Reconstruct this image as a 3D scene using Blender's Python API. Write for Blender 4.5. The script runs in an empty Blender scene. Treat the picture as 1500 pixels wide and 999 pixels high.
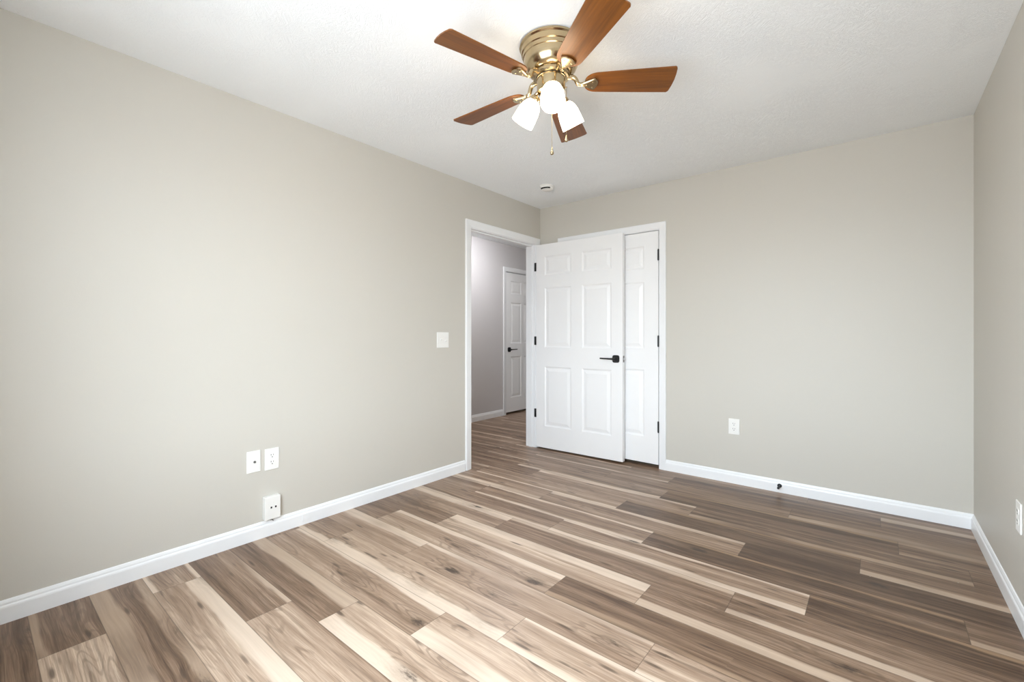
import bpy, bmesh, math, random
from mathutils import Vector, Matrix, Euler

scene = bpy.context.scene
COL = scene.collection

# ------------------------------------------------------------------ camera
YAW = math.radians(39.2587)
cam_d = bpy.data.cameras.new('camera')
cam = bpy.data.objects.new('camera', cam_d)
COL.objects.link(cam)
cam.location = (2.6904, -3.7530, 1.1448)
cam.rotation_euler = (math.radians(90), 0, YAW)
cam_d.sensor_width = 36.0
cam_d.lens = 654.61 / 1500 * 36.0
cam_d.shift_y = -9.14 / 1500
cam_d.clip_start = 0.02
scene.camera = cam

# ------------------------------------------------------------------ view / light settings
scene.view_settings.view_transform = 'Standard'
scene.view_settings.look = 'None'
scene.view_settings.gamma = 1.0
scene.view_settings.use_curve_mapping = False
scene.view_settings.exposure = 0.04
SKY_STRENGTH = 19.8
LAMP_STRENGTH = 9.5
ADDED_HALL_LAMP = 104.0
LAMP_COLOR = (1.0, 0.83, 0.60)
scene.cycles.use_denoising = True
scene.cycles.max_bounces = 12
scene.cycles.diffuse_bounces = 8
scene.cycles.glossy_bounces = 4
scene.cycles.sample_clamp_indirect = 8.0
scene.cycles.caustics_reflective = False
scene.cycles.caustics_refractive = False

world = bpy.data.worlds.new('daylight_sky')
scene.world = world
world.use_nodes = True
wt = world.node_tree
wt.nodes.clear()
w_out = wt.nodes.new('ShaderNodeOutputWorld')
w_bg = wt.nodes.new('ShaderNodeBackground')
w_tc = wt.nodes.new('ShaderNodeTexCoord')
w_sep = wt.nodes.new('ShaderNodeSeparateXYZ')
w_ramp = wt.nodes.new('ShaderNodeValToRGB')
w_map = wt.nodes.new('ShaderNodeMapRange')
w_map.inputs['From Min'].default_value = -1.0
wt.links.new(w_tc.outputs['Generated'], w_sep.inputs[0])
wt.links.new(w_sep.outputs['Z'], w_map.inputs['Value'])
wt.links.new(w_map.outputs[0], w_ramp.inputs[0])
wt.links.new(w_ramp.outputs[0], w_bg.inputs[0])
wt.links.new(w_bg.outputs[0], w_out.inputs[0])
w_ramp.color_ramp.elements[0].position = 0.47
w_ramp.color_ramp.elements[0].color = (0.43, 0.45, 0.47, 1)
w_ramp.color_ramp.elements[1].position = 0.53
w_ramp.color_ramp.elements[1].color = (0.81, 0.91, 1.0, 1)
e = w_ramp.color_ramp.elements.new(1.0)
e.color = (0.74, 0.87, 1.0, 1)
w_bg.inputs['Strength'].default_value = SKY_STRENGTH


def portal(name, loc, rot, sx, sy):
    d = bpy.data.lights.new(name, 'AREA')
    d.shape = 'RECTANGLE'
    d.size, d.size_y = sx, sy
    d.cycles.is_portal = True
    o = bpy.data.objects.new(name, d)
    o.location = loc
    o.rotation_euler = rot
    COL.objects.link(o)
    return o


# room dimensions (metres): left wall X=0, back wall Y=0, right wall X=W, rear wall Y=YR
W, YR, H = 3.130, -3.93, 2.44
WT = 0.115
HALL_X = -1.42
HALL_Y0, HALL_Y1 = -1.60, 2.80
RWIN = (1.10, 2.76, 0.60, 2.14)             # rear wall window x0, x1, z0, z1
portal('daylight_rear', ((RWIN[0] + RWIN[1]) / 2, YR - 0.10, (RWIN[2] + RWIN[3]) / 2), (math.radians(90), 0, 0),
       RWIN[1] - RWIN[0], RWIN[3] - RWIN[2])


# ------------------------------------------------------------------ material helpers
class NT:
    def __init__(self, name):
        self.m = bpy.data.materials.new(name)
        self.m.use_nodes = True
        self.t = self.m.node_tree
        self.t.nodes.clear()
        self.out = self.n('ShaderNodeOutputMaterial')

    def n(self, kind, ins=None, **props):
        nd = self.t.nodes.new(kind)
        for k, v in props.items():
            setattr(nd, k, v)
        for k, v in (ins or {}).items():
            self.put(nd.inputs[k], v)
        return nd

    def put(self, sock, v):
        if isinstance(v, bpy.types.NodeSocket):
            self.t.links.new(v, sock)
        else:
            sock.default_value = v

    def math(self, op, a, b=0.0, c=0.0, clamp=False):
        nd = self.n('ShaderNodeMath', {0: a, 1: b, 2: c}, operation=op, use_clamp=clamp)
        return nd.outputs[0]

    def mix(self, f, a, b):
        nd = self.n('ShaderNodeMix', None, data_type='RGBA')
        self.put(nd.inputs[0], f)
        self.put(nd.inputs[6], a)
        self.put(nd.inputs[7], b)
        return nd.outputs[2]

    def smooth(self, x, lo, hi):
        nd = self.n('ShaderNodeMapRange', {'Value': x, 'From Min': lo, 'From Max': hi}, interpolation_type='SMOOTHSTEP')
        return nd.outputs[0]

    def noise(self, vec, scale, detail=2.0, rough=0.5, dist=0.0):
        nd = self.n('ShaderNodeTexNoise', {'Scale': scale, 'Detail': detail, 'Roughness': rough, 'Distortion': dist})
        if vec is not None:
            self.put(nd.inputs['Vector'], vec)
        return nd.outputs[0]

    def comb(self, x, y, z):
        return self.n('ShaderNodeCombineXYZ', {0: x, 1: y, 2: z}).outputs[0]

    def bsdf(self, color, rough, metal=0.0, spec=0.5, bump=None, bump_s=0.1, bump_d=0.01, **extra):
        b = self.n('ShaderNodeBsdfPrincipled')
        self.put(b.inputs['Base Color'], color if isinstance(color, bpy.types.NodeSocket) else (*color, 1))
        self.put(b.inputs['Roughness'], rough)
        self.put(b.inputs['Metallic'], metal)
        self.put(b.inputs['Specular IOR Level'], spec)
        for k, v in extra.items():
            self.put(b.inputs[k], v)
        if bump is not None:
            bn = self.n('ShaderNodeBump', {'Strength': bump_s, 'Distance': bump_d, 'Height': bump})
            self.put(b.inputs['Normal'], bn.outputs[0])
        self.t.links.new(b.outputs[0], self.out.inputs[0])
        return self.m


def srgb(r, g, b):
    f = lambda c: (c / 255 / 12.92) if c / 255 <= 0.04045 else ((c / 255 + 0.055) / 1.055) ** 2.4
    return (f(r), f(g), f(b))


def m_plain(name, col, rough=0.4, metal=0.0, spec=0.5, var=0.03):
    t = NT(name)
    tc = t.n('ShaderNodeTexCoord').outputs['Object']
    nz = t.noise(tc, 9.0, 3.0)
    c2 = tuple(max(0.0, c * (1 - var * 2)) for c in col)
    return t.bsdf(t.mix(nz, (*c2, 1), (*col, 1)), rough, metal, spec)


def m_wall(name, col):
    t = NT(name)
    tc = t.n('ShaderNodeTexCoord').outputs['Object']
    a = t.noise(tc, 130.0, 3.0, 0.6)
    b = t.noise(tc, 1.6, 2.0)
    c = t.mix(b, (*[x * 0.975 for x in col], 1), (*col, 1))
    r = t.math('MULTIPLY_ADD', b, 0.10, 0.42)
    return t.bsdf(c, r, 0.0, 0.38, a, 0.10, 0.002)


def m_ceiling(name, col):
    t = NT(name)
    tc = t.n('ShaderNodeTexCoord').outputs['Object']
    big = t.noise(tc, 5.0, 2.0)
    warp = t.n('ShaderNodeVectorMath', {0: tc, 1: t.comb(t.math('MULTIPLY', big, 0.25), t.math('MULTIPLY', big, -0.2), 0.0)},
               operation='ADD').outputs[0]
    a = t.noise(warp, 34.0, 4.0, 0.65, 1.6)
    ridge = t.math('ABSOLUTE', t.math('SUBTRACT', a, 0.5))
    ridge = t.smooth(ridge, 0.10, 0.0)
    amt = t.smooth(t.noise(tc, 2.3, 2.0), 0.25, 0.65)
    h = t.math('MULTIPLY', ridge, amt)
    return t.bsdf((*col,), 0.9, 0.0, 0.1, h, 0.35, 0.006)


def m_floor(name):
    """Vinyl plank boards; the UV map 'board' holds metres along / across a board, 'tone' and 'sap' hold each board's own look."""
    t = NT(name)
    uv = t.n('ShaderNodeUVMap', uv_map='board').outputs[0]
    sx = t.n('ShaderNodeSeparateXYZ', {0: uv})
    u, v = sx.outputs[0], sx.outputs[1]
    att = t.n('ShaderNodeAttribute', attribute_name='look').outputs['Vector']
    sa = t.n('ShaderNodeSeparateXYZ', {0: att})
    tone, sap0, sap1 = sa.outputs
    att2 = t.n('ShaderNodeAttribute', attribute_name='span').outputs['Vector']
    sb = t.n('ShaderNodeSeparateXYZ', {0: att2})
    seed, plen, pw = sb.outputs
    sd = t.math('MULTIPLY', seed, 61.7)
    P = lambda a, b: t.comb(t.math('MULTIPLY_ADD', u, a, sd), t.math('MULTIPLY_ADD', v, b, sd), t.math('MULTIPLY', seed, 17.3))
    # knots: sparse cells stretched along the grain
    vk = t.n('ShaderNodeTexVoronoi', {'Vector': P(2.3, 5.5), 'Scale': 1.0, 'Randomness': 0.8}, feature='F1')
    kd = vk.outputs['Distance']
    kr = t.n('ShaderNodeSeparateColor', {0: vk.outputs['Color']}).outputs[0]
    has = t.smooth(kr, 0.36, 0.42)
    pull = t.math('MULTIPLY', t.smooth(kd, 0.55, 0.0), has)          # grain bends round the knot
    # grain coordinate across the board, bent by slow noise
    bend = t.math('SUBTRACT', t.noise(P(1.6, 7.0), 1.0, 2.0), 0.5)
    vv = t.math('MULTIPLY_ADD', bend, 0.028, v)
    vv = t.math('MULTIPLY_ADD', pull, 0.013, vv)
    G = lambda a, b: t.comb(t.math('MULTIPLY_ADD', u, a, sd), t.math('MULTIPLY_ADD', vv, b, sd), t.math('MULTIPLY', seed, 17.3))
    fine = t.noise(G(7.0, 330.0), 1.0, 3.0, 0.6)
    med = t.noise(G(2.2, 75.0), 1.0, 3.0, 0.6)
    broad = t.noise(G(0.9, 19.0), 1.0, 2.0, 0.5)
    ring = t.math('SINE', t.math('ADD', t.math('MULTIPLY', t.noise(G(1.3, 14.0), 1.0, 1.0), 60.0), t.math('MULTIPLY', kd, 34.0)))
    ringmask = t.math('MAXIMUM', t.smooth(t.noise(P(1.1, 9.0), 1.0, 1.0), 0.56, 0.70), t.math('MULTIPLY', has, t.smooth(kd, 0.62, 0.30)))
    ring = t.math('MULTIPLY', t.smooth(ring, 0.2, 1.0), ringmask)
    streak = t.smooth(t.noise(G(1.7, 46.0), 1.0, 2.0, 0.55), 0.57, 0.75)
    fibre = t.smooth(t.noise(G(14.0, 620.0), 1.0, 2.0, 0.6), 0.56, 0.74)
    fibre = t.math('MULTIPLY', fibre, t.smooth(t.noise(P(2.0, 12.0), 1.0, 2.0), 0.36, 0.60))
    d = t.math('MULTIPLY_ADD', fine, 0.62, -0.16)
    d = t.math('MULTIPLY_ADD', med, 0.60, d)
    d = t.math('MULTIPLY_ADD', broad, 0.80, d)
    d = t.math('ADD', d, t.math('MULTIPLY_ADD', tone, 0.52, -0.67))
    ramp = t.n('ShaderNodeValToRGB', {0: d})
    cr = ramp.color_ramp
    cr.elements[0].position = 0.0
    cr.elements[0].color = (*srgb(74, 52, 36), 1)
    cr.elements[1].position = 1.0
    cr.elements[1].color = (*srgb(220, 199, 178), 1)
    for pos, c in ((0.25, (122, 97, 77)), (0.50, (156, 131, 110)), (0.75, (188, 164, 142))):
        el = cr.elements.new(pos)
        el.color = (*srgb(*c), 1)
    col = ramp.outputs[0]
    col = t.mix(t.math('MULTIPLY', ring, 0.40), col, (*srgb(92, 72, 56), 1))
    col = t.mix(t.math('MULTIPLY', streak, 0.45), col, (*srgb(88, 68, 52), 1))
    col = t.mix(t.math('MULTIPLY', fibre, 0.42), col, (*srgb(84, 64, 49), 1))
    # pale sapwood along one or both long edges, wavy border
    wob = t.math('MULTIPLY_ADD', t.noise(P(2.0, 2.0), 1.0, 3.0), 0.34, -0.17)
    vn = t.math('DIVIDE', v, pw)
    e0 = t.smooth(t.math('SUBTRACT', t.math('ADD', vn, wob), sap0), 0.05, -0.03)
    e0 = t.math('MULTIPLY', e0, t.smooth(sap0, 0.0, 0.02))
    e1 = t.smooth(t.math('SUBTRACT', t.math('ADD', t.math('SUBTRACT', 1.0, vn), wob), sap1), 0.05, -0.03)
    e1 = t.math('MULTIPLY', e1, t.smooth(sap1, 0.0, 0.02))
    sap = t.math('MAXIMUM', e0, e1)
    sap = t.math('MULTIPLY', sap, t.smooth(t.noise(P(1.4, 3.0), 1.0, 2.0), 0.22, 0.52))
    sapc = t.mix(med, (*srgb(202, 180, 158), 1), (*srgb(228, 209, 190), 1))
    sapc = t.mix(t.smooth(tone, -0.15, 0.5), t.mix(med, (*srgb(132, 104, 78), 1), (*srgb(164, 134, 104), 1)), sapc)  # sapwood darkens with low tone, following the painted light falloff
    col = t.mix(t.math('MULTIPLY', sap, 0.80), col, sapc)
    # the knots themselves
    kshape = t.math('ADD', kd, t.math('MULTIPLY_ADD', t.noise(P(26.0, 95.0), 1.0, 4.0, 0.65), 0.30, -0.15))
    kn = t.math('MULTIPLY', t.smooth(kshape, 0.145, 0.035), has)
    halo = t.math('MULTIPLY', t.smooth(kshape, 0.36, 0.08), has)
    col = t.mix(t.math('MULTIPLY', halo, 0.34), col, (*srgb(104, 81, 62), 1))
    col = t.mix(t.math('MULTIPLY', kn, 0.86), col, (*srgb(54, 41, 32), 1))
    # short dark flecks along the grain
    vf = t.n('ShaderNodeTexVoronoi', {'Vector': G(7.0, 42.0), 'Scale': 1.0, 'Randomness': 1.0}, feature='F1')
    fr = t.n('ShaderNodeSeparateColor', {0: vf.outputs['Color']}).outputs[1]
    fk = t.math('MULTIPLY', t.smooth(vf.outputs['Distance'], 0.42, 0.15), t.smooth(fr, 0.86, 0.90))
    fk = t.math('MULTIPLY', fk, t.math('SUBTRACT', 1.0, sap))
    col = t.mix(t.math('MULTIPLY', fk, 0.75), col, (*srgb(70, 53, 41), 1))
    # joints
    du = t.math('MINIMUM', u, t.math('SUBTRACT', plen, u))
    dv = t.math('MINIMUM', v, t.math('SUBTRACT', pw, v))
    dd = t.math('MINIMUM', du, dv)
    joint = t.smooth(dd, 0.0022, 0.0006)
    col = t.mix(t.math('MULTIPLY', joint, 0.55), col, (*srgb(70, 54, 42), 1))
    h = t.math('SUBTRACT', t.math('MULTIPLY', fine, 0.25), joint)
    r = t.math('MULTIPLY_ADD', fine, 0.12, 0.31)
    return t.bsdf(col, r, 0.0, 0.38, h, 0.12, 0.002)


def m_blade(name):
    t = NT(name)
    tc = t.n('ShaderNodeTexCoord').outputs['Object']
    s = t.n('ShaderNodeSeparateXYZ', {0: tc})
    g = t.comb(t.math('MULTIPLY', s.outputs[0], 5.0), t.math('MULTIPLY', s.outputs[1], 90.0), t.math('MULTIPLY', s.outputs[2], 8.0))
    a = t.noise(g, 1.0, 4.0, 0.6, 0.4)
    b = t.noise(t.comb(t.math('MULTIPLY', s.outputs[0], 2.0), t.math('MULTIPLY', s.outputs[1], 14.0), 0.0), 1.0, 2.0)
    f = t.math('ADD', t.math('MULTIPLY', a, 0.6), t.math('MULTIPLY', b, 0.5))
    ramp = t.n('ShaderNodeValToRGB', {0: f})
    ramp.color_ramp.elements[0].position = 0.25
    ramp.color_ramp.elements[0].color = (*srgb(70, 37, 10), 1)
    ramp.color_ramp.elements[1].position = 0.85
    ramp.color_ramp.elements[1].color = (*srgb(142, 84, 25), 1)
    return t.bsdf(ramp.outputs[0], 0.36, 0.0, 0.4)


def m_metal(name, col, rough):
    t = NT(name)
    tc = t.n('ShaderNodeTexCoord').outputs['Object']
    s = t.n('ShaderNodeSeparateXYZ', {0: tc})
    a = t.noise(t.comb(t.math('MULTIPLY', s.outputs[0], 4.0), t.math('MULTIPLY', s.outputs[1], 4.0), t.math('MULTIPLY', s.outputs[2], 300.0)), 1.0, 2.0)
    c = t.mix(a, (*[x * 0.9 for x in col], 1), (*col, 1))
    return t.bsdf(c, t.math('MULTIPLY_ADD', a, 0.10, rough), 1.0)


def m_glow(name, col, strength):
    t = NT(name)
    lw = t.n('ShaderNodeLayerWeight', {'Blend': 0.35}).outputs['Facing']
    b = t.n('ShaderNodeBsdfPrincipled', {'Base Color': (0.9, 0.88, 0.84, 1), 'Roughness': 0.35, 'Emission Color': (*col, 1)})
    b.inputs['Emission Strength'].default_value = strength
    t.t.links.new(b.outputs[0], t.out.inputs[0])
    return t.m


M = {
    'wall': m_wall('greige_wall_paint', srgb(203, 199, 190)),
    'hall_wall': m_wall('hall_wall_paint', srgb(207, 204, 204)),
    'ceiling': m_ceiling('white_textured_ceiling', srgb(245, 248, 250)),
    'trim': m_plain('white_trim_paint', srgb(240, 241, 242), 0.32, 0, 0.5, 0.01),
    'door': m_plain('white_door_paint', srgb(243, 243, 243), 0.36, 0, 0.5, 0.01),
    'floor': m_floor('vinyl_plank_floor'),
    'black': m_plain('matte_black_metal', srgb(22, 23, 25), 0.38, 0.0, 0.5, 0.05),
    'chrome': m_metal('satin_chrome', (0.62, 0.62, 0.62), 0.25),
    'nickel': m_metal('brushed_antique_nickel', (0.52, 0.41, 0.25), 0.16),
    'blade': m_blade('walnut_fan_blade'),
    'chain': m_metal('pull_chain_brass', (0.42, 0.33, 0.20), 0.35),
    'shade': m_glow('lit_frosted_glass', LAMP_COLOR, LAMP_STRENGTH),
    'bulb': m_glow('lit_bulb', LAMP_COLOR, LAMP_STRENGTH * 1.5),
    'hall_fill_glow': m_glow('added_hall_lamp_glow', (0.95, 0.96, 1.0), ADDED_HALL_LAMP),
    'plastic': m_plain('white_plastic', srgb(238, 237, 233), 0.35, 0, 0.5, 0.01),
    'dark': m_plain('dark_slot_and_shade', srgb(38, 37, 36), 0.6, 0, 0.3, 0.05),
    'slot': m_plain('grey_socket_slot', srgb(92, 90, 87), 0.6, 0, 0.3, 0.05),
    'grey': m_plain('grey_metal_jack', srgb(120, 120, 118), 0.4, 0.6, 0.5, 0.05),
}


# ------------------------------------------------------------------ mesh helpers
def link(name, bm, mat, parent=None, smooth=False, angle=None):
    bmesh.ops.recalc_face_normals(bm, faces=bm.faces[:])
    me = bpy.data.meshes.new(name)
    bm.to_mesh(me)
    bm.free()
    if smooth:
        for pgn in me.polygons:
            pgn.use_smooth = True
        if angle is not None:
            me.set_sharp_from_angle(angle=math.radians(angle))
    me.materials.append(M[mat])
    o = bpy.data.objects.new(name, me)
    COL.objects.link(o)
    if parent is not None:
        o.parent = parent
    return o


def empty(name, loc, rot=(0, 0, 0)):
    o = bpy.data.objects.new(name, None)
    o.empty_display_size = 0.05
    o.location = loc
    o.rotation_euler = rot
    COL.objects.link(o)
    return o


def tag(o, label=None, cat=None, group=None, kind=None):
    if label:
        o['label'] = label
    if cat:
        o['category'] = cat
    if group:
        o['group'] = group
    if kind:
        o['kind'] = kind
    return o


def box(bm, lo, hi, bev=0.0, seg=2):
    vs = [bm.verts.new((x, y, z)) for x in (lo[0], hi[0]) for y in (lo[1], hi[1]) for z in (lo[2], hi[2])]
    idx = [(0, 1, 3, 2), (4, 6, 7, 5), (0, 4, 5, 1), (2, 3, 7, 6), (0, 2, 6, 4), (1, 5, 7, 3)]
    fs = [bm.faces.new([vs[i] for i in f]) for f in idx]
    if bev > 0:
        es = list({ed for f in fs for ed in f.edges})
        bmesh.ops.bevel(bm, geom=es, offset=bev, segments=seg, affect='EDGES', profile=0.5)
    return bm


def boxes(*specs):
    bm = bmesh.new()
    for s in specs:
        b2 = bmesh.new()
        box(b2, *s)
        me = bpy.data.meshes.new('tmp')
        b2.to_mesh(me)
        b2.free()
        bm.from_mesh(me)
        bpy.data.meshes.remove(me)
    return bm


def lathe(bm, prof, n=48, mat=None, cap=True):
    """prof: list of (r, z) about the Z axis; mat: an optional Matrix."""
    rings = []
    for r, z in prof:
        if r < 1e-6:
            rings.append([bm.verts.new((0, 0, z))])
        else:
            rings.append([bm.verts.new((r * math.cos(2 * math.pi * i / n), r * math.sin(2 * math.pi * i / n), z)) for i in range(n)])
    for a, b in zip(rings[:-1], rings[1:]):
        for i in range(n):
            j = (i + 1) % n
            if len(a) == 1 and len(b) == 1:
                continue
            if len(a) == 1:
                bm.faces.new((a[0], b[i], b[j]))
            elif len(b) == 1:
                bm.faces.new((a[i], b[0], a[j]))
            else:
                bm.faces.new((a[i], b[i], b[j], a[j]))
    if cap:
        for r in (rings[0], rings[-1]):
            if len(r) > 2:
                bm.faces.new(r)
    if mat is not None:
        bmesh.ops.transform(bm, matrix=mat, verts=[v for r in rings for v in r])
    return bm


def tube(bm, pts, rad, n=10):
    """round bar along points; rad a number or one per point."""
    pts = [Vector(q) for q in pts]
    rs = rad if isinstance(rad, (list, tuple)) else [rad] * len(pts)
    rings = []
    up = Vector((0, 0, 1))
    for i, q in enumerate(pts):
        d = (pts[min(i + 1, len(pts) - 1)] - pts[max(i - 1, 0)]).normalized()
        a = d.cross(up)
        if a.length < 1e-4:
            a = d.cross(Vector((1, 0, 0)))
        a.normalize()
        b = d.cross(a).normalized()
        rings.append([bm.verts.new(q + rs[i] * (math.cos(2 * math.pi * k / n) * a + math.sin(2 * math.pi * k / n) * b)) for k in range(n)])
    for ra, rb in zip(rings[:-1], rings[1:]):
        for k in range(n):
            bm.faces.new((ra[k], ra[(k + 1) % n], rb[(k + 1) % n], rb[k]))
    bm.faces.new(rings[0])
    bm.faces.new(rings[-1])
    return bm


def smooth_path(pts, m=6):
    """Catmull-Rom refinement of a path."""
    pts = [Vector(q) for q in pts]
    out = []
    for i in range(len(pts) - 1):
        p0, p1, p2, p3 = pts[max(i - 1, 0)], pts[i], pts[i + 1], pts[min(i + 2, len(pts) - 1)]
        for k in range(m):
            u = k / m
            out.append(.5 * (2 * p1 + (p2 - p0) * u + (2 * p0 - 5 * p1 + 4 * p2 - p3) * u * u + (3 * p1 - p0 - 3 * p2 + p3) * u ** 3))
    return out + [pts[-1]]


def wall_with_hole(axis, pos, thick, a0, a1, z0, z1, hole):
    """slab from pos to pos+thick on the given axis, with one rectangular hole (h0, h1, hz0, hz1) along the other."""
    h0, h1, hz0, hz1 = hole
    specs = [(a0, h0, z0, z1), (h1, a1, z0, z1), (h0, h1, hz1, z1)]
    if hz0 > z0 + 1e-4:
        specs.append((h0, h1, z0, hz0))
    out = []
    p0, p1 = sorted((pos, pos + thick))
    for s0, s1, t0, t1 in specs:
        if axis == 'x':
            out.append(((p0, s0, t0), (p1, s1, t1)))
        else:
            out.append(((s0, p0, t0), (s1, p1, t1)))
    return boxes(*out)


# ------------------------------------------------------------------ setting: floor of boards
ROW0, ROWW, PL = -3.593, 0.1825, 1.2725
OFF = {0: .401, 1: 1.02, 2: .212, 3: .741, 4: .964, 5: .040, 6: .316, 7: .779, 8: .275, 9: .617, 10: .929, 11: 1.189, 12: .414,
       13: .858, 14: .080, 15: .488, 16: .233, 17: .985, 18: .161, 19: 1.046}
# (row, index of the joint the board starts at): tone 0 dark .. 1 pale with light falloff painted in (paler left, darker right), sapwood share on the near edge, on the far edge
LOOK = {
    (-1, -1): (.10, 0, 0), (0, -1): (.10, .08, 0), (0, 0): (.80, 0, 0), (1, -1): (.12, .34, .16), (2, -1): (.55, .12, .10),
    (2, 0): (.70, 0, .36), (3, -1): (.20, 0, .10), (3, 0): (.75, 0, 0), (4, -1): (.18, 0, .36), (4, 0): (.88, .36, 0),
    (5, 0): (.56, 0, .10), (5, -1): (.34, 0, 0), (5, 1): (.80, .38, 0), (6, -1): (.40, .20, 0), (6, 0): (.85, .32, 0), (6, 1): (.75, .15, .1),
    (7, -1): (.60, 0, .34), (7, 0): (.66, 0, .12), (7, 1): (.72, .1, 0), (8, -1): (.22, 0, 0), (8, 0): (.68, 0, .18),
    (8, 1): (.02, .16, 0), (9, -1): (.16, 0, 0), (9, 0): (.80, 0, .34), (9, 1): (.22, .28, 0), (10, -1): (.48, 0, .30),
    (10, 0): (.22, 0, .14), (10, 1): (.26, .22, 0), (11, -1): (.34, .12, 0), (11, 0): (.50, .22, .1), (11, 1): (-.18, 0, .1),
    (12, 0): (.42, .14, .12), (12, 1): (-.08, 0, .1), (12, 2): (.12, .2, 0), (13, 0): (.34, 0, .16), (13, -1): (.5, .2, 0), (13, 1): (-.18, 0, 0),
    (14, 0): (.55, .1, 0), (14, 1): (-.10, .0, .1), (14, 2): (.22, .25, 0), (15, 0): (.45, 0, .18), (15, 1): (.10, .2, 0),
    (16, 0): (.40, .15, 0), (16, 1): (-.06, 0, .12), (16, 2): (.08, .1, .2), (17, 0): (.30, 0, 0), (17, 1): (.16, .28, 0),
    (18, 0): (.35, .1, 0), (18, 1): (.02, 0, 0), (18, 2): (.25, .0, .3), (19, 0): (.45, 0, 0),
}
rnd = random.Random(7)


def build_floor():
    bm = bmesh.new()
    uvl = bm.loops.layers.uv.new('board')
    lk = bm.faces.layers.float_vector.new('look')
    sp = bm.faces.layers.float_vector.new('span')
    x_lo, x_hi = HALL_X - 0.10, W + 0.02
    k = -3
    while ROW0 + k * ROWW < HALL_Y1:
        ya, yb = ROW0 + k * ROWW, ROW0 + (k + 1) * ROWW
        off = OFF.get(k, rnd.random() * PL)
        j = -3
        while off + j * PL < x_hi:
            xa, xb = off + j * PL, off + (j + 1) * PL
            r = (rnd.random(), rnd.random(), rnd.random(), rnd.random())
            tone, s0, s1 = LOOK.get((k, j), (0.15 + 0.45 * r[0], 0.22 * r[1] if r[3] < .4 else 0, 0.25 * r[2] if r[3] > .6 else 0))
            seed = rnd.random()
            ca, cb = max(xa, x_lo), min(xb, x_hi)
            da, db = max(ya, YR - 0.02), min(yb, HALL_Y1)
            if cb - ca > 1e-3 and db - da > 1e-3:
                vs = [bm.verts.new(q) for q in ((ca, da, 0), (cb, da, 0), (cb, db, 0), (ca, db, 0))]
                f = bm.faces.new(vs)
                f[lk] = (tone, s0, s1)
                f[sp] = (seed, PL, ROWW)
                for lp in f.loops:
                    lp[uvl].uv = (lp.vert.co.x - xa, lp.vert.co.y - ya)
            j += 1
        k += 1
    bmesh.ops.remove_doubles(bm, verts=bm.verts[:], dist=1e-5)
    o = link('floor', bm, 'floor')
    # faces must look up
    for pgn in o.data.polygons:
        if pgn.normal.z < 0:
            o.data.flip_normals()
            break
    tag(o, 'brown wood-look vinyl plank floor with pale streaks and knots', 'floor', kind='structure')


build_floor()


def struct(name, bm, mat, label, cat):
    o = link(name, bm, mat)
    return tag(o, label, cat, kind='structure')


DOOR_A = (-1.015, -0.085, 2.056)     # doorway in the left wall: y0, y1, top
CLO = (0.285, 1.246, 2.043)          # closet opening in the back wall: x0, x1, top
HD = (1.140, 1.905, 2.050)           # hall door opening in the hall's far wall: y0, y1, top

struct('ceiling', boxes(((0, YR - 0.05, H), (W, 0, H + 0.06)), ((HALL_X - 0.05, HALL_Y0 - .05, H), (-WT, HALL_Y1, H + 0.06))),
       'ceiling', 'white stippled ceiling above the room', 'ceiling')
struct('wall_left', wall_with_hole('x', 0.0, -WT, YR - WT, HALL_Y1, 0, H + 0.06, (DOOR_A[0] - .012, DOOR_A[1] + .012, 0, DOOR_A[2] + .012)), 'wall',
       'greige painted wall on the left with the open doorway', 'wall')
struct('wall_back', wall_with_hole('y', 0.0, WT, 0.0, W + WT, 0, H + 0.06, (CLO[0] - .012, CLO[1] + .012, 0, CLO[2] + .012)), 'wall',
       'greige painted back wall with the closed closet door', 'wall')
struct('wall_right', boxes(((W, YR - WT, 0), (W + WT, 0, H + 0.06))), 'wall', 'greige painted wall at the right edge', 'wall')
struct('wall_rear', wall_with_hole('y', YR, -WT, 0.0, W, 0, H + 0.06, RWIN), 'wall', 'greige painted wall behind the viewer with a window', 'wall')
struct('wall_hall', wall_with_hole('x', HALL_X, -WT, HALL_Y0 - WT, HALL_Y1 + WT, 0, H + 0.06, (HD[0] - .012, HD[1] + .012, 0, HD[2] + .012)), 'hall_wall',
       'grey hallway wall seen through the doorway', 'wall')
struct('wall_hall_end', boxes(((HALL_X, HALL_Y1, 0), (-WT, HALL_Y1 + WT, H + 0.06))), 'hall_wall', 'far end wall of the hallway', 'wall')
struct('wall_hall_front', boxes(((HALL_X, HALL_Y0 - WT, 0), (-WT, HALL_Y0, H + 0.06))), 'hall_wall', 'near end wall of the hallway', 'wall')
# closet box behind the closet door and a room behind the hall door, coloured dark to stand for shade
struct('wall_closet', boxes(((0.0, 0.70, 0), (1.6, 0.76, H)), ((1.55, WT, 0), (1.61, .70, H)), ((0, WT, H - .06), (1.55, .70, H)),
                            ((0, WT, -.02), (1.55, .70, -.005))), 'wall', 'closet interior behind the closet door', 'wall')
struct('wall_hall_closet', boxes(((HALL_X - .8, HD[0] - .2, 0), (HALL_X - .75, HD[1] + .2, H)), ((HALL_X - .75, HD[0] - .2, 0), (HALL_X - WT, HD[0] - .15, H)),
                                 ((HALL_X - .75, HD[1] + .15, 0), (HALL_X - WT, HD[1] + .2, H)), ((HALL_X - .75, HD[0] - .15, -.03), (HALL_X - WT + .1, HD[1] + .15, -.01)),
                                 ((HALL_X - .75, HD[0] - .15, H - .05), (HALL_X - WT, HD[1] + .15, H))), 'dark', 'closet interior behind the hallway door, coloured dark for shade', 'wall')


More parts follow.
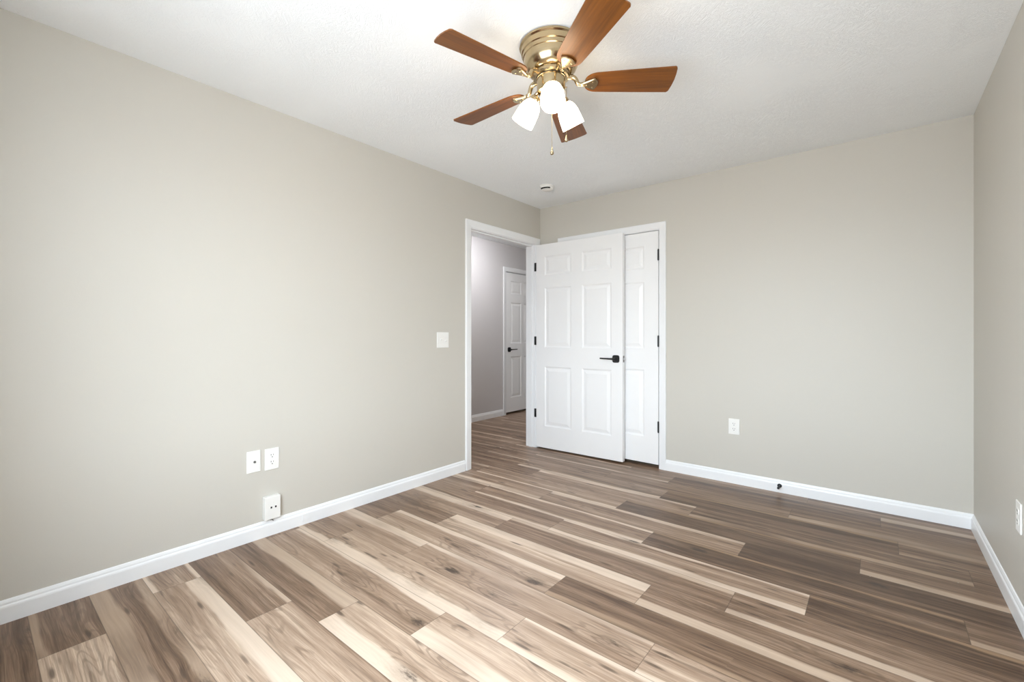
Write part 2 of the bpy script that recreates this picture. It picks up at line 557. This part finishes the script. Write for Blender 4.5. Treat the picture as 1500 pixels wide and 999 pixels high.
def window(name, rect, put, label):
    """frame, sash bar and sill of a window opening; put(s, t, depth), depth negative into the wall."""
    s0, s1, z0, z1 = rect
    f = .045
    bm = bmesh.new()
    for q in ((s0, s0 + f, z0, z1, -WT, 0), (s1 - f, s1, z0, z1, -WT, 0), (s0 + f, s1 - f, z0, z0 + f, -WT, .03), (s0 + f, s1 - f, z1 - f, z1, -WT, 0),
              (s0 + f, s1 - f, (z0 + z1) / 2 - .02, (z0 + z1) / 2 + .02, -.07, -.03)):
        add_put_box(bm, *q, put)
    tag(link(name, bm, 'trim'), label, 'window', kind='structure')


def add_put_box(bm, a, b, c, d, e0, e1, put):
    vs = [bm.verts.new(put(s, t, q)) for s in (a, b) for t in (c, d) for q in (e0, e1)]
    for f in [(0, 1, 3, 2), (4, 6, 7, 5), (0, 4, 5, 1), (2, 3, 7, 6), (0, 2, 6, 4), (1, 5, 7, 3)]:
        bm.faces.new([vs[i] for i in f])


window('window_1', RWIN, lambda s, t, d: (s, YR + d, t), 'white framed window in the wall behind the viewer')

# ------------------------------------------------------------------ setting: baseboards, casings, jambs
BB = [(0, 0), (.013, 0), (.013, .060), (.0115, .066), (.008, .071), (.0075, .078), (.004, .087), (0, .090)]


def baseboard(name, a, b, nrm, label):
    """run from a to b (x, y), protruding along nrm."""
    bm = bmesh.new()
    ends = []
    for q in (a, b):
        ends.append([bm.verts.new((q[0] + nrm[0] * d, q[1] + nrm[1] * d, z)) for d, z in BB])
    n = len(BB)
    for i in range(n - 1):
        bm.faces.new((ends[0][i], ends[0][i + 1], ends[1][i + 1], ends[1][i]))
    bm.faces.new(ends[0])
    bm.faces.new(ends[1])
    bm.faces.new((ends[0][0], ends[0][-1], ends[1][-1], ends[1][0]))
    tag(link(name, bm, 'trim'), label, 'baseboard', kind='structure')


baseboard('baseboard_left', (0, YR), (0, -1.093), (1, 0), 'white baseboard along the left wall')
baseboard('baseboard_back', (1.308, 0), (W, 0), (0, -1), 'white baseboard along the back wall')
baseboard('baseboard_corner', (0.0, 0), (0.222, 0), (0, -1), 'short white baseboard behind the open door')
baseboard('baseboard_right', (W, -.013), (W, YR), (-1, 0), 'white baseboard along the right wall')
baseboard('baseboard_rear', (W, YR), (0, YR), (0, 1), 'white baseboard along the wall behind the viewer')
baseboard('baseboard_hall', (HALL_X, HALL_Y0), (HALL_X, 1.068), (1, 0), 'white baseboard along the hallway wall')

CAS = [(0, 0), (0, .008), (.006, .0105), (.014, .0105), (.024, .0125), (.050, .0150), (.060, .0150), (.064, .012), (.064, 0)]


def casing(bm, s0, s1, top, put, jamb, width=None):
    """door casing round the opening s0..s1, 0..top; put(s, t, depth) turns it into a point; jamb is the depth of the lining."""
    k = (width or .064) / .064
    rings = []
    rv = .005
    for a, d in CAS:
        a = a * k + rv
        rings.append([bm.verts.new(put(s, t, d)) for s, t in ((s0 - a, 0), (s0 - a, top + a), (s1 + a, top + a), (s1 + a, 0))])
    for ra, rb in zip(rings[:-1], rings[1:]):
        for i in range(3):
            bm.faces.new((ra[i], ra[i + 1], rb[i + 1], rb[i]))
    for i in (0, 3):
        bm.faces.new([r[i] for r in rings])


def lining(bm, s0, s1, top, put, depth, th=.011, stop=None):
    parts = [(s0 - th, s0, 0, top + th), (s1, s1 + th, 0, top + th), (s0, s1, top, top + th)]
    for a, b, c, d in parts:
        add_put_box(bm, a, b, c, d, -depth, 0.0, put)
    if stop:
        d0, d1 = stop
        for a, b, c, d in ((s0, s0 + .010, 0, top), (s1 - .010, s1, 0, top), (s0 + .010, s1 - .010, top - .010, top)):
            add_put_box(bm, a, b, c, d, d0, d1, put)


put_left = lambda s, t, d: (d, s, t)
put_back = lambda s, t, d: (s, -d, t)
put_hall = lambda s, t, d: (HALL_X + d, s, t)

bm = bmesh.new()
casing(bm, DOOR_A[0], DOOR_A[1], DOOR_A[2], put_left, WT)
lining(bm, DOOR_A[0], DOOR_A[1], DOOR_A[2], put_left, WT, stop=(-.075, -.040))
trim1 = tag(link('trim_1', bm, 'trim'), 'white casing and lining round the open doorway', 'door frame', kind='structure')
casing_hall_side = bmesh.new()
casing(casing_hall_side, DOOR_A[0], DOOR_A[1], DOOR_A[2], lambda s, t, d: (-WT - d, s, t), WT)
tag(link('trim_4', casing_hall_side, 'trim'), 'white casing of the doorway on the hallway side', 'door frame', kind='structure')
link('strike_plate', boxes(((-.038, DOOR_A[0] - .0005, .895), (.0015, DOOR_A[0] + .0025, .965), .001)), 'black', trim1)['label'] = 'black strike plate'

bm = bmesh.new()
casing(bm, CLO[0], CLO[1], CLO[2], put_back, WT, width=.058)
lining(bm, CLO[0], CLO[1], CLO[2], put_back, WT, stop=(-.075, -.040))
tag(link('trim_2', bm, 'trim'), 'white casing round the closet door in the back wall', 'door frame', kind='structure')

bm = bmesh.new()
casing(bm, HD[0], HD[1], HD[2], put_hall, WT, width=.058)
lining(bm, HD[0], HD[1], HD[2], put_hall, WT, stop=(-.075, -.040))
tag(link('trim_3', bm, 'trim'), 'white casing round the hallway door', 'door frame', kind='structure')


# ------------------------------------------------------------------ doors
def door_mesh(w, z0, z1, cols, rows, th=.035):
    """six-panel moulded door slab: local x 0..w, front at y=0 looking to -y."""
    bm = bmesh.new()
    xs = [0] + [c for pr in cols for c in pr] + [w]
    zs = [z0] + [r for pr in rows for r in pr] + [z1]
    prof = [(0, 0), (.004, .0035), (.012, .0075), (.020, .0075), (.046, .0015)]

    def side(y, sg):
        for i in range(len(xs) - 1):
            for j in range(len(zs) - 1):
                a, b, c, d = xs[i], xs[i + 1], zs[j], zs[j + 1]
                if i % 2 == 1 and j % 2 == 1:
                    rings = [[bm.verts.new((x, y + sg * dep, z)) for x, z in ((a + o, c + o), (b - o, c + o), (b - o, d - o), (a + o, d - o))] for o, dep in prof]
                    for r0, r1 in zip(rings[:-1], rings[1:]):
                        for k in range(4):
                            bm.faces.new((r0[k], r0[(k + 1) % 4], r1[(k + 1) % 4], r1[k]))
                    bm.faces.new(rings[-1])
                else:
                    bm.faces.new([bm.verts.new((x, y, z)) for x, z in ((a, c), (b, c), (b, d), (a, d))])
    side(0.0, 1)
    side(th, -1)
    for a, b in (((0, z0), (w, z0)), ((w, z0), (w, z1)), ((w, z1), (0, z1)), ((0, z1), (0, z0))):
        bm.faces.new([bm.verts.new(q) for q in ((a[0], 0, a[1]), (b[0], 0, b[1]), (b[0], th, b[1]), (a[0], th, a[1]))])
    bmesh.ops.remove_doubles(bm, verts=bm.verts[:], dist=1e-5)
    return bm


def lever(parent, x, z, to):
    """square black rosette with a straight lever; to = -1 points to lower x."""
    bm = bmesh.new()
    rings = []
    for k, y in ((1.0, 0.0), (1.0, -.0065), (.95, -.0090)):
        ring = []
        for i in range(40):
            a = 2 * math.pi * i / 40
            c, q = math.cos(a), math.sin(a)
            ring.append(bm.verts.new((x + k * .033 * math.copysign(abs(c) ** .5, c), y, z + k * .034 * math.copysign(abs(q) ** .5, q))))
        rings.append(ring)
    for ra, rb in zip(rings[:-1], rings[1:]):
        for i in range(40):
            bm.faces.new((ra[i], ra[(i + 1) % 40], rb[(i + 1) % 40], rb[i]))
    bm.faces.new(rings[0])
    bm.faces.new(rings[-1])
    h = link('door_handle', bm, 'black', parent, True, 35)
    h['label'] = 'black square rose with straight lever'
    bm = bmesh.new()
    tube(bm, [(x, -.006, z), (x, -.046, z)], .0115, 16)
    pts = [(x - to * .012, -.046, z), (x + to * .030, -.048, z + .001), (x + to * .080, -.047, z + .002), (x + to * .136, -.043, z + .003)]
    tube(bm, pts, [.0105, .0080, .0066, .0060], 12)
    link('lever', bm, 'black', h, True, 40)
    return h


ROWS = ((.235, .828), (1.020, 1.613), (1.738, 1.925))
ang = math.atan2(.025, .921)
d1 = link('door_1', door_mesh(.925, .018, 2.048, ((.100, .402), (.520, .818)), ROWS, .042), 'door')
d1.location = (.022, -.098, 0)
d1.rotation_euler = (0, 0, ang)
tag(d1, 'white six-panel door standing open from the left doorway', 'door', kind='structure')
lever(d1, .862, .929, -1)
lp = link('latch_plate', boxes(((.9245, .008, .900), (.9262, .034, .958), .0006)), 'grey', d1)
lp['label'] = 'satin metal latch plate on the door edge'
link('latch_bolt', boxes(((.925, .014, .922), (.937, .028, .938), .002)), 'chrome', lp)
for z in (.355, 1.085, 1.830):
    bm = boxes(((-.0255, -.0005 - .0005, z - .043), (-.0025, .003, z + .043), .0006))
    tube(bm, [(-.005, .036, z - .044), (-.005, .036, z + .044)], .006, 10)
    for q in (-.026, 0, .026):
        tube(bm, [(-.014, -.0010, z + q), (-.014, -.0020, z + q)], .003, 8)
    link('hinge', bm, 'black', d1, True, 40)['label'] = 'black hinge'

ROWS2 = ((.258, .840), (1.022, 1.606), (1.722, 1.916))
cw = 1.2405 - .289
d2 = link('door_2', door_mesh(cw, .031, 2.037, ((.126, .420), (cw - .420, cw - .126)), ROWS2), 'door')
d2.location = (.289, 0.0, 0)
tag(d2, 'white six-panel closet door, closed, half hidden by the open door', 'door', kind='structure')
for z in (.355, 1.090, 1.829):
    bm = bmesh.new()
    tube(bm, [(cw + .0020, -.006, z - .045), (cw + .0020, -.006, z + .045)], .0068, 12)
    for q in (-.047, .047):
        lathe(bm, [(0, -.003), (.0055, -.002), (.0055, .002), (0, .003)], 12, Matrix.Translation((cw + .002, -.006, z + q)))
    b2 = boxes(((cw - .008, -.0015, z - .044), (cw - .0005, .001, z + .044), .0005))
    me = bpy.data.meshes.new('t'); b2.to_mesh(me); b2.free(); bm.from_mesh(me); bpy.data.meshes.remove(me)
    link('hinge', bm, 'black', d2, True, 40)['label'] = 'black hinge'
lever(d2, .065, .93, 1)

hw = HD[1] - HD[0] - .006
d3 = link('door_3', door_mesh(hw, .028, 2.036, ((.107, .350), (hw - .350, hw - .107)), ROWS), 'door')
d3.location = (HALL_X - .002, HD[0] + .003, 0)
d3.rotation_euler = (0, 0, math.radians(90))
tag(d3, 'white six-panel hallway door, closed, seen through the doorway', 'door', kind='structure')
lever(d3, .070, .930, 1)


# ------------------------------------------------------------------ wall plates (local front looks to -y)
def plate_bm(w, h, t=.006):
    return boxes(((-w / 2, -t, -h / 2), (w / 2, 0, h / 2), .0028, 3))


def screw(parent, x, z, y):
    bm = bmesh.new()
    lathe(bm, [(0, 0), (.0032, 0), (.0028, .0012), (0, .0016)], 12, Matrix.Translation((x, y, z)) @ Matrix.Rotation(math.radians(90), 4, 'X'))
    link('screw', bm, 'plastic', parent, True, 50)


def receptacle_bm():
    """duplex socket face: round sides, flat top and bottom."""
    bm = bmesh.new()
    pts = []
    n = 10
    for sgn in (1, -1):
        for i in range(n + 1):
            a = math.radians(-48 + 96 * i / n)
            pts.append((sgn * .0172 * math.cos(a), sgn * .0172 * math.sin(a)))
    f = [bm.verts.new((x, -.0015, z)) for x, z in pts]
    b = [bm.verts.new((x, .002, z)) for x, z in pts]
    bm.faces.new(f)
    for i in range(len(pts)):
        j = (i + 1) % len(pts)
        bm.faces.new((f[i], f[j], b[j], b[i]))
    return bm


def outlet(loc, rz, label, w=.076, h=.120):
    t = tag(empty('wall_outlet', loc, (0, 0, rz)), label, 'outlet', 'duplex outlets on the walls')
    link('cover_plate', plate_bm(w, h), 'plastic', t)
    for z in (.0195, -.0195):
        r = link('receptacle', receptacle_bm(), 'plastic', t)
        r.location = (0, -.006, z)
        link('slot', boxes(((-.0078, -.0020, .0005), (-.0052, -.001, .0095))), 'slot', r)['label'] = 'grey slot'
        link('slot', boxes(((.0052, -.0020, .0015), (.0076, -.001, .0085))), 'slot', r)['label'] = 'grey slot'
        g = bmesh.new()
        lathe(g, [(0, 0), (.0029, 0), (.0029, .001), (0, .001)], 12, Matrix.Translation((0, -.001, -.0075)) @ Matrix.Rotation(math.radians(90), 4, 'X'))
        link('ground_hole', g, 'slot', r)['label'] = 'grey round ground hole'
    screw(t, 0, 0, -.006)
    return t


L90, R90 = math.radians(90), math.radians(-90)
outlet((0, -2.640, .434), L90, 'white duplex outlet on the left wall beside the round jack plate', .078, .122)
outlet((1.836, 0, .437), 0, 'white duplex outlet low on the back wall right of the closet door', .078, .120)
outlet((W, -1.100, .420), R90, 'white duplex outlet on the right wall at the photo edge', .076, .122)

t = tag(empty('cable_jack_plate', (0, -2.737, .438), (0, 0, L90)), 'white wall plate with one round grey cable jack, left of the outlet', 'wall plate')
link('cover_plate', plate_bm(.072, .120), 'plastic', t)
bm = bmesh.new()
lathe(bm, [(.0066, 0), (.0066, .002), (.0050, .002), (.0046, .007), (.0030, .007), (.0024, .003), (0, .003)], 20,
      Matrix.Translation((.004, -.006, -.002)) @ Matrix.Rotation(math.radians(90), 4, 'X'), cap=False)
link('jack', bm, 'grey', t, True, 40)['label'] = 'grey threaded cable jack'
screw(t, 0, .045, -.006)
screw(t, 0, -.045, -.006)

t = tag(empty('light_switch', (0, -1.338, 1.103), (0, 0, L90)), 'white two-toggle light switch beside the doorway', 'light switch')
link('cover_plate', plate_bm(.124, .124), 'plastic', t)
for x, up in ((-.023, 1), (.023, -1)):
    link('toggle_frame', boxes(((x - .006, -.0068, -.013), (x + .006, -.0055, .013), .0004)), 'plastic', t)
    g = boxes(((-.0042, -.012, -.005), (.0042, .002, .005), .0015))
    bmesh.ops.transform(g, matrix=Matrix.Translation((x, -.007, up * .003)) @ Matrix.Rotation(math.radians(-28 * up), 4, 'X'), verts=g.verts[:])
    link('toggle', g, 'plastic', t)
    screw(t, x, .030, -.006)
    screw(t, x, -.030, -.006)

t = tag(empty('phone_jack_box', (0, -2.648, .164), (0, 0, L90)), 'white surface-mounted jack box with two dark ports above the left baseboard', 'jack box')
link('housing', boxes(((-.043, -.036, -.064), (.043, 0, .064), .004, 3)), 'plastic', t)
for x in (-.0085, .0155):
    link('port', boxes(((x - .0045, -.0368, -.002), (x + .0045, -.0350, .008), .0006)), 'dark', t)['label'] = 'dark port'
screw(t, .004, .030, -.036)
bm = bmesh.new()
tube(bm, [(0, -.016, -.062), (.003, -.018, -.070), (.008, -.020, -.080)], .0022, 8)
tube(bm, [(.001, -.016, -.062), (-.002, -.018, -.070), (-.003, -.017, -.076)], .0018, 8)
link('wire_stub', bm, 'grey', t, True)['label'] = 'short grey wire stub below the box'

bm = boxes(((-.025, -.0035, -.022), (.025, 0, .022), .0012))
o = link('blank_cover', bm, 'trim')
o.location = (.0130, -2.444, .043)
o.rotation_euler = (0, 0, L90)
tag(o, 'small white blank cover on the left baseboard beside the jack box', 'cover plate')

# door stop on the back baseboard
t = tag(empty('door_stop', (2.142, -.013, .050)), 'black door stop screwed to the back wall baseboard', 'door stop')
RX = Matrix.Rotation(math.radians(90), 4, 'X')
bm = bmesh.new()
lathe(bm, [(0, 0), (.0145, 0), (.0145, .004), (.011, .008), (.006, .010), (0, .010)], 24, RX)
link('base', bm, 'black', t, True, 40)
bm = bmesh.new()
tube(bm, [(0, -.008, 0), (0, -.050, -.003)], .0048, 12)
link('rod', bm, 'black', t, True, 40)
bm = bmesh.new()
lathe(bm, [(0, 0), (.0075, .001), (.0085, .006), (.0085, .014), (.006, .018), (0, .018)], 20, Matrix.Translation((0, -.046, -.003)) @ RX)
link('bumper', bm, 'black', t, True, 40)

# smoke detector
t = tag(empty('smoke_detector', (.462, -.545, H)), 'round white smoke detector on the ceiling near the corner', 'smoke detector')
bm = bmesh.new()
lathe(bm, [(.062, 0), (.064, -.004), (.064, -.010), (.060, -.012)], 48)
link('base', bm, 'plastic', t, True, 35)
bm = bmesh.new()
lathe(bm, [(.058, -.010), (.057, -.022), (.052, -.030), (.044, -.034), (.020, -.036), (0, -.036)], 48)
link('cover', bm, 'plastic', t, True, 35)
bm = bmesh.new()
for a0 in (0,):
    n = 20
    r0, r1 = .0505, .0555
    ring = []
    for i in range(n + 1):
        a = math.radians(-125 + 100 * i / n)
        ring.append([bm.verts.new((r * math.cos(a), r * math.sin(a), z)) for r, z in ((.0580, -.0235), (.0550, -.0310), (.0500, -.0335), (.0500, -.0250))])
    for ra, rb in zip(ring[:-1], ring[1:]):
        for k in range(4):
            bm.faces.new((ra[k], ra[(k + 1) % 4], rb[(k + 1) % 4], rb[k]))
    bm.faces.new(ring[0])
    bm.faces.new(ring[-1])
link('vent_slot', bm, 'dark', t)['label'] = 'dark curved vent slot'

# unseen lamp added to brighten the hallway (hidden above the doorway head)
t = tag(empty('added_hall_fill_lamp', (-.76, .25, H)), 'unseen white dome lamp added to light the hallway', 'added fill lamp')
bm = bmesh.new()
lathe(bm, [(.135, 0), (.135, -.018), (.125, -.022)], 40)
link('base', bm, 'plastic', t, True, 35)
bm = bmesh.new()
lathe(bm, [(.124, -.020), (.120, -.040), (.100, -.062), (.060, -.078), (0, -.084)], 40)
link('lamp_shade', bm, 'hall_fill_glow', t, True)

# ------------------------------------------------------------------ ceiling fan
FX, FY, FZ = 1.5568, -2.0881, 2.271
fan = tag(empty('ceiling_fan', (FX, FY, H)), 'five-blade ceiling fan with brown wood blades and three lit glass shades', 'ceiling fan')
zz = lambda z: z - H
bm = bmesh.new()
lathe(bm, [(.136, zz(2.440)), (.141, zz(2.437)), (.142, zz(2.428)), (.138, zz(2.425)), (.1355, zz(2.423)), (.134, zz(2.404)), (.1335, zz(2.401)),
           (.129, zz(2.398)), (.1275, zz(2.386)), (.1270, zz(2.383)), (.1235, zz(2.381)), (.1225, zz(2.368)), (.1185, zz(2.350)), (.1110, zz(2.334)),
           (.1000, zz(2.321)), (.0900, zz(2.315)), (.0840, zz(2.314)), (.0840, zz(2.322))], 72)
link('motor_housing', bm, 'nickel', fan, True, 30)
bm = bmesh.new()
lathe(bm, [(.070, zz(2.325)), (.083, zz(2.3125)), (.0835, zz(2.300)), (.078, zz(2.294)), (.050, zz(2.293))], 64)
link('flywheel', bm, 'nickel', fan, True, 30)
bm = bmesh.new()
lathe(bm, [(.050, zz(2.296)), (.0665, zz(2.2945)), (.0665, zz(2.290)), (.064, zz(2.289)), (.0635, zz(2.240)), (.060, zz(2.232)), (.048, zz(2.226)),
           (.030, zz(2.222)), (.012, zz(2.214)), (.008, zz(2.206)), (0, zz(2.203))], 64)
link('switch_housing', bm, 'nickel', fan, True, 30)
bm = bmesh.new()
lathe(bm, [(.0672, zz(2.2952)), (.0682, zz(2.2935)), (.0672, zz(2.2915))], 64, cap=False)
link('dark_ring', bm, 'dark', fan, True)['label'] = 'dark seam round the switch housing'

BR0, BR1 = .150, .550


def blade_bm():
    """blade in its own frame: x outwards, y across, z up."""
    bm = bmesh.new()
    th = .0055
    out = []
    w_root, w_tip = .0500, .0745

    def half(x):
        s = (x - BR0) / (BR1 - BR0)
        return w_root + (w_tip - w_root) * s ** .8
    n = 12
    L = []
    # rounded root
    for i in range(n + 1):
        a = math.pi / 2 * i / n
        L.append((BR0 + .062 * (1 - math.sin(a)), half(BR0 + .06) * math.cos(a) ** .75 if i < n else 0.0))
    L = L[::-1]
    for i in range(1, 15):
        x = BR0 + .062 + (BR1 - .020 - BR0 - .062) * i / 14
        L.append((x, half(x)))
    for i in range(1, 9):
        a = math.pi / 2 * i / 8
        L.append((BR1 - .020 + .014 * math.sin(a), half(BR1) - .014 * (1 - math.cos(a))))
    L.append((BR1 - .002, half(BR1) * .45))
    pts = L + [(BR1, 0.0)] + [(x, -y) for x, y in L[::-1] if y > 1e-6]
    lo = [bm.verts.new((x, y, -th / 2)) for x, y in pts]
    hi = [bm.verts.new((x, y, th / 2)) for x, y in pts]
    bm.faces.new(lo)
    bm.faces.new(hi)
    for i in range(len(pts)):
        j = (i + 1) % len(pts)
        bm.faces.new((lo[i], lo[j], hi[j], hi[i]))
    return bm


def iron_plate_bm():
    """shield-shaped holder under the blade root."""
    bm = bmesh.new()
    pts = []
    for i in range(13):
        q = -1 + 2 * i / 12
        pts.append((.2080 - .0160 * q * q, .0345 * q))
    pts += [(.188, .0335), (.178, .0285), (.162, .0200), (.146, .0120), (.134, .0085), (.122, .0080),
            (.122, -.0080), (.134, -.0085), (.146, -.0120), (.162, -.0200), (.178, -.0285), (.188, -.0335)]
    z0, z1 = -.0045, -.0135
    hi = [bm.verts.new((x, y, z0)) for x, y in pts]
    cx = sum(q[0] for q in pts) / len(pts)
    lo = [bm.verts.new((cx + (x - cx) * .90, y * .88, z1)) for x, y in pts]
    mid = [bm.verts.new((x, y, z1 + .003)) for x, y in pts]
    bm.faces.new(hi)
    bm.faces.new(lo)
    m = len(pts)
    for a, b in ((hi, mid), (mid, lo)):
        for i in range(m):
            j = (i + 1) % m
            bm.faces.new((a[i], a[j], b[j], b[i]))
    return bm


PH = math.radians(254.49)
PITCH = -0.21
FLAP = [.015, -.036, -.032, .030, .010]
proto = None
for k in range(5):
    a = PH - k * 2 * math.pi / 5
    if k == 0:
        b = link('fan_blade', blade_bm(), 'blade', fan)
        ir = link('blade_iron', iron_plate_bm(), 'nickel', b, True, 35)
        ir['label'] = 'metal blade holder'
        bm = bmesh.new()
        lathe(bm, [(0, 0), (.004, 0), (.003, -.002), (0, -.0026)], 12)
        screw_me = link('blade_screw', bm, 'nickel', b, True, 40)
        screw_me.location = (.158, 0, -.0133)
        screws = [screw_me]
        for q in (-.016, .016):
            o = screw_me.copy()
            COL.objects.link(o)
            o.location = (.185, q, -.0133)
            screws.append(o)
        proto = (b, ir, *screws)
    else:
        cp = [o.copy() for o in proto]
        for o in cp:
            COL.objects.link(o)
        b = cp[0]
        for o in cp[1:]:
            o.parent = b
    rot = Matrix.Rotation(a, 4, 'Z') @ Matrix.Rotation(-FLAP[k], 4, 'Y') @ Matrix.Rotation(PITCH, 4, 'X')
    b.matrix_local = Matrix.Translation((0, 0, FZ - H)) @ rot
    # curved arm from the flywheel to the blade holder
    u = Vector((math.cos(a), math.sin(a), 0))
    bm = bmesh.new()
    z0 = zz(2.302)
    zb = FZ - H - .008 + math.tan(FLAP[k]) * .13
    pts = [u * .072 + Vector((0, 0, z0)), u * .092 + Vector((0, 0, z0 - .001)), u * .108 + Vector((0, 0, z0 - .010)),
           u * .120 + Vector((0, 0, zb + .004)), u * .134 + Vector((0, 0, zb))]
    sp_ = smooth_path(pts)
    tube(bm, sp_, [.0125 - .0040 * i / (len(sp_) - 1) for i in range(len(sp_))], 14)
    link('blade_arm', bm, 'nickel', fan, True)

# light kit: three arms with sockets, bell shades and bulbs
SH = [(.0190, 0), (.0225, -.004), (.0330, -.014), (.0425, -.030), (.0475, -.050), (.0500, -.075), (.0520, -.105), (.0525, -.115)]
TILT = math.radians(33)
for k in range(3):
    a = math.radians((-53.0, 76.2, 196.2)[k])
    u = Vector((math.cos(a), math.sin(a), 0))
    neck = u * .078 + Vector((0, 0, zz(2.214)))
    Mx = Matrix.Translation(neck) @ Matrix.Rotation(a, 4, 'Z') @ Matrix.Rotation(-TILT, 4, 'Y')
    bm = bmesh.new()
    tube(bm, [u * .045 + Vector((0, 0, zz(2.246))), u * .062 + Vector((0, 0, zz(2.244))), u * .074 + Vector((0, 0, zz(2.236))),
              tuple(Mx @ Vector((0, 0, .010)))], [.010, .0095, .0090, .0095], 14)
    lathe(bm, [(.008, .018), (.0205, .014), (.0240, .006), (.0240, -.006), (.0215, -.007)], 32, Mx)
    link('light_arm', bm, 'nickel', fan, True, 35)
    bm = bmesh.new()
    inner = [(r - .003, z + (.001 if i else 0)) for i, (r, z) in enumerate(SH)]
    lathe(bm, SH + inner[::-1], 40, Mx, cap=False)
    s = link('lamp_shade', bm, 'shade', fan, True)
    s['label'] = 'lit white frosted glass bell shade'
    bm = bmesh.new()
    lathe(bm, [(.010, -.006), (.0105, -.022), (.016, -.034), (.0235, -.050), (.0265, -.064), (.024, -.078), (.015, -.088), (0, -.092)], 28, Mx)
    link('bulb', bm, 'bulb', s, True)


def chain(px, py, ztop, zbot, name='pull_chain'):
    bm = bmesh.new()
    n = max(3, int((ztop - zbot - .03) / .0045))
    tube(bm, [(px, py, zz(ztop)), (px, py, zz(zbot + .028))], .0011, 6)
    for i in range(n):
        z = zz(ztop) - i * .0045
        lathe(bm, [(0, .0017), (.0017, 0), (0, -.0017)], 6, Matrix.Translation((px, py, z)), cap=False)
    r = math.hypot(px, py)
    if r > .055:
        tube(bm, [(px * .060 / r, py * .060 / r, zz(ztop)), (px * 1.03, py * 1.03, zz(ztop))], .0026, 8)
    c = link(name, bm, 'chain', fan, True)
    bm = bmesh.new()
    lathe(bm, [(0, .030), (.0022, .028), (.0030, .020), (.0060, .010), (.0080, .006), (.0075, .0005), (.0045, -.003), (0, -.0035)], 20,
          Matrix.Translation((px, py, zz(zbot))))
    link('pull_knob', bm, 'nickel', c, True, 60)


cr = Vector((math.cos(YAW), math.sin(YAW), 0))
cf = Vector((-math.sin(YAW), math.cos(YAW), 0))
c1 = -cf * .052 - cr * .001
c2 = cr * .066 - cf * .020
chain(c1.x, c1.y, 2.236, 1.935)
chain(c2.x, c2.y, 2.245, 2.005)
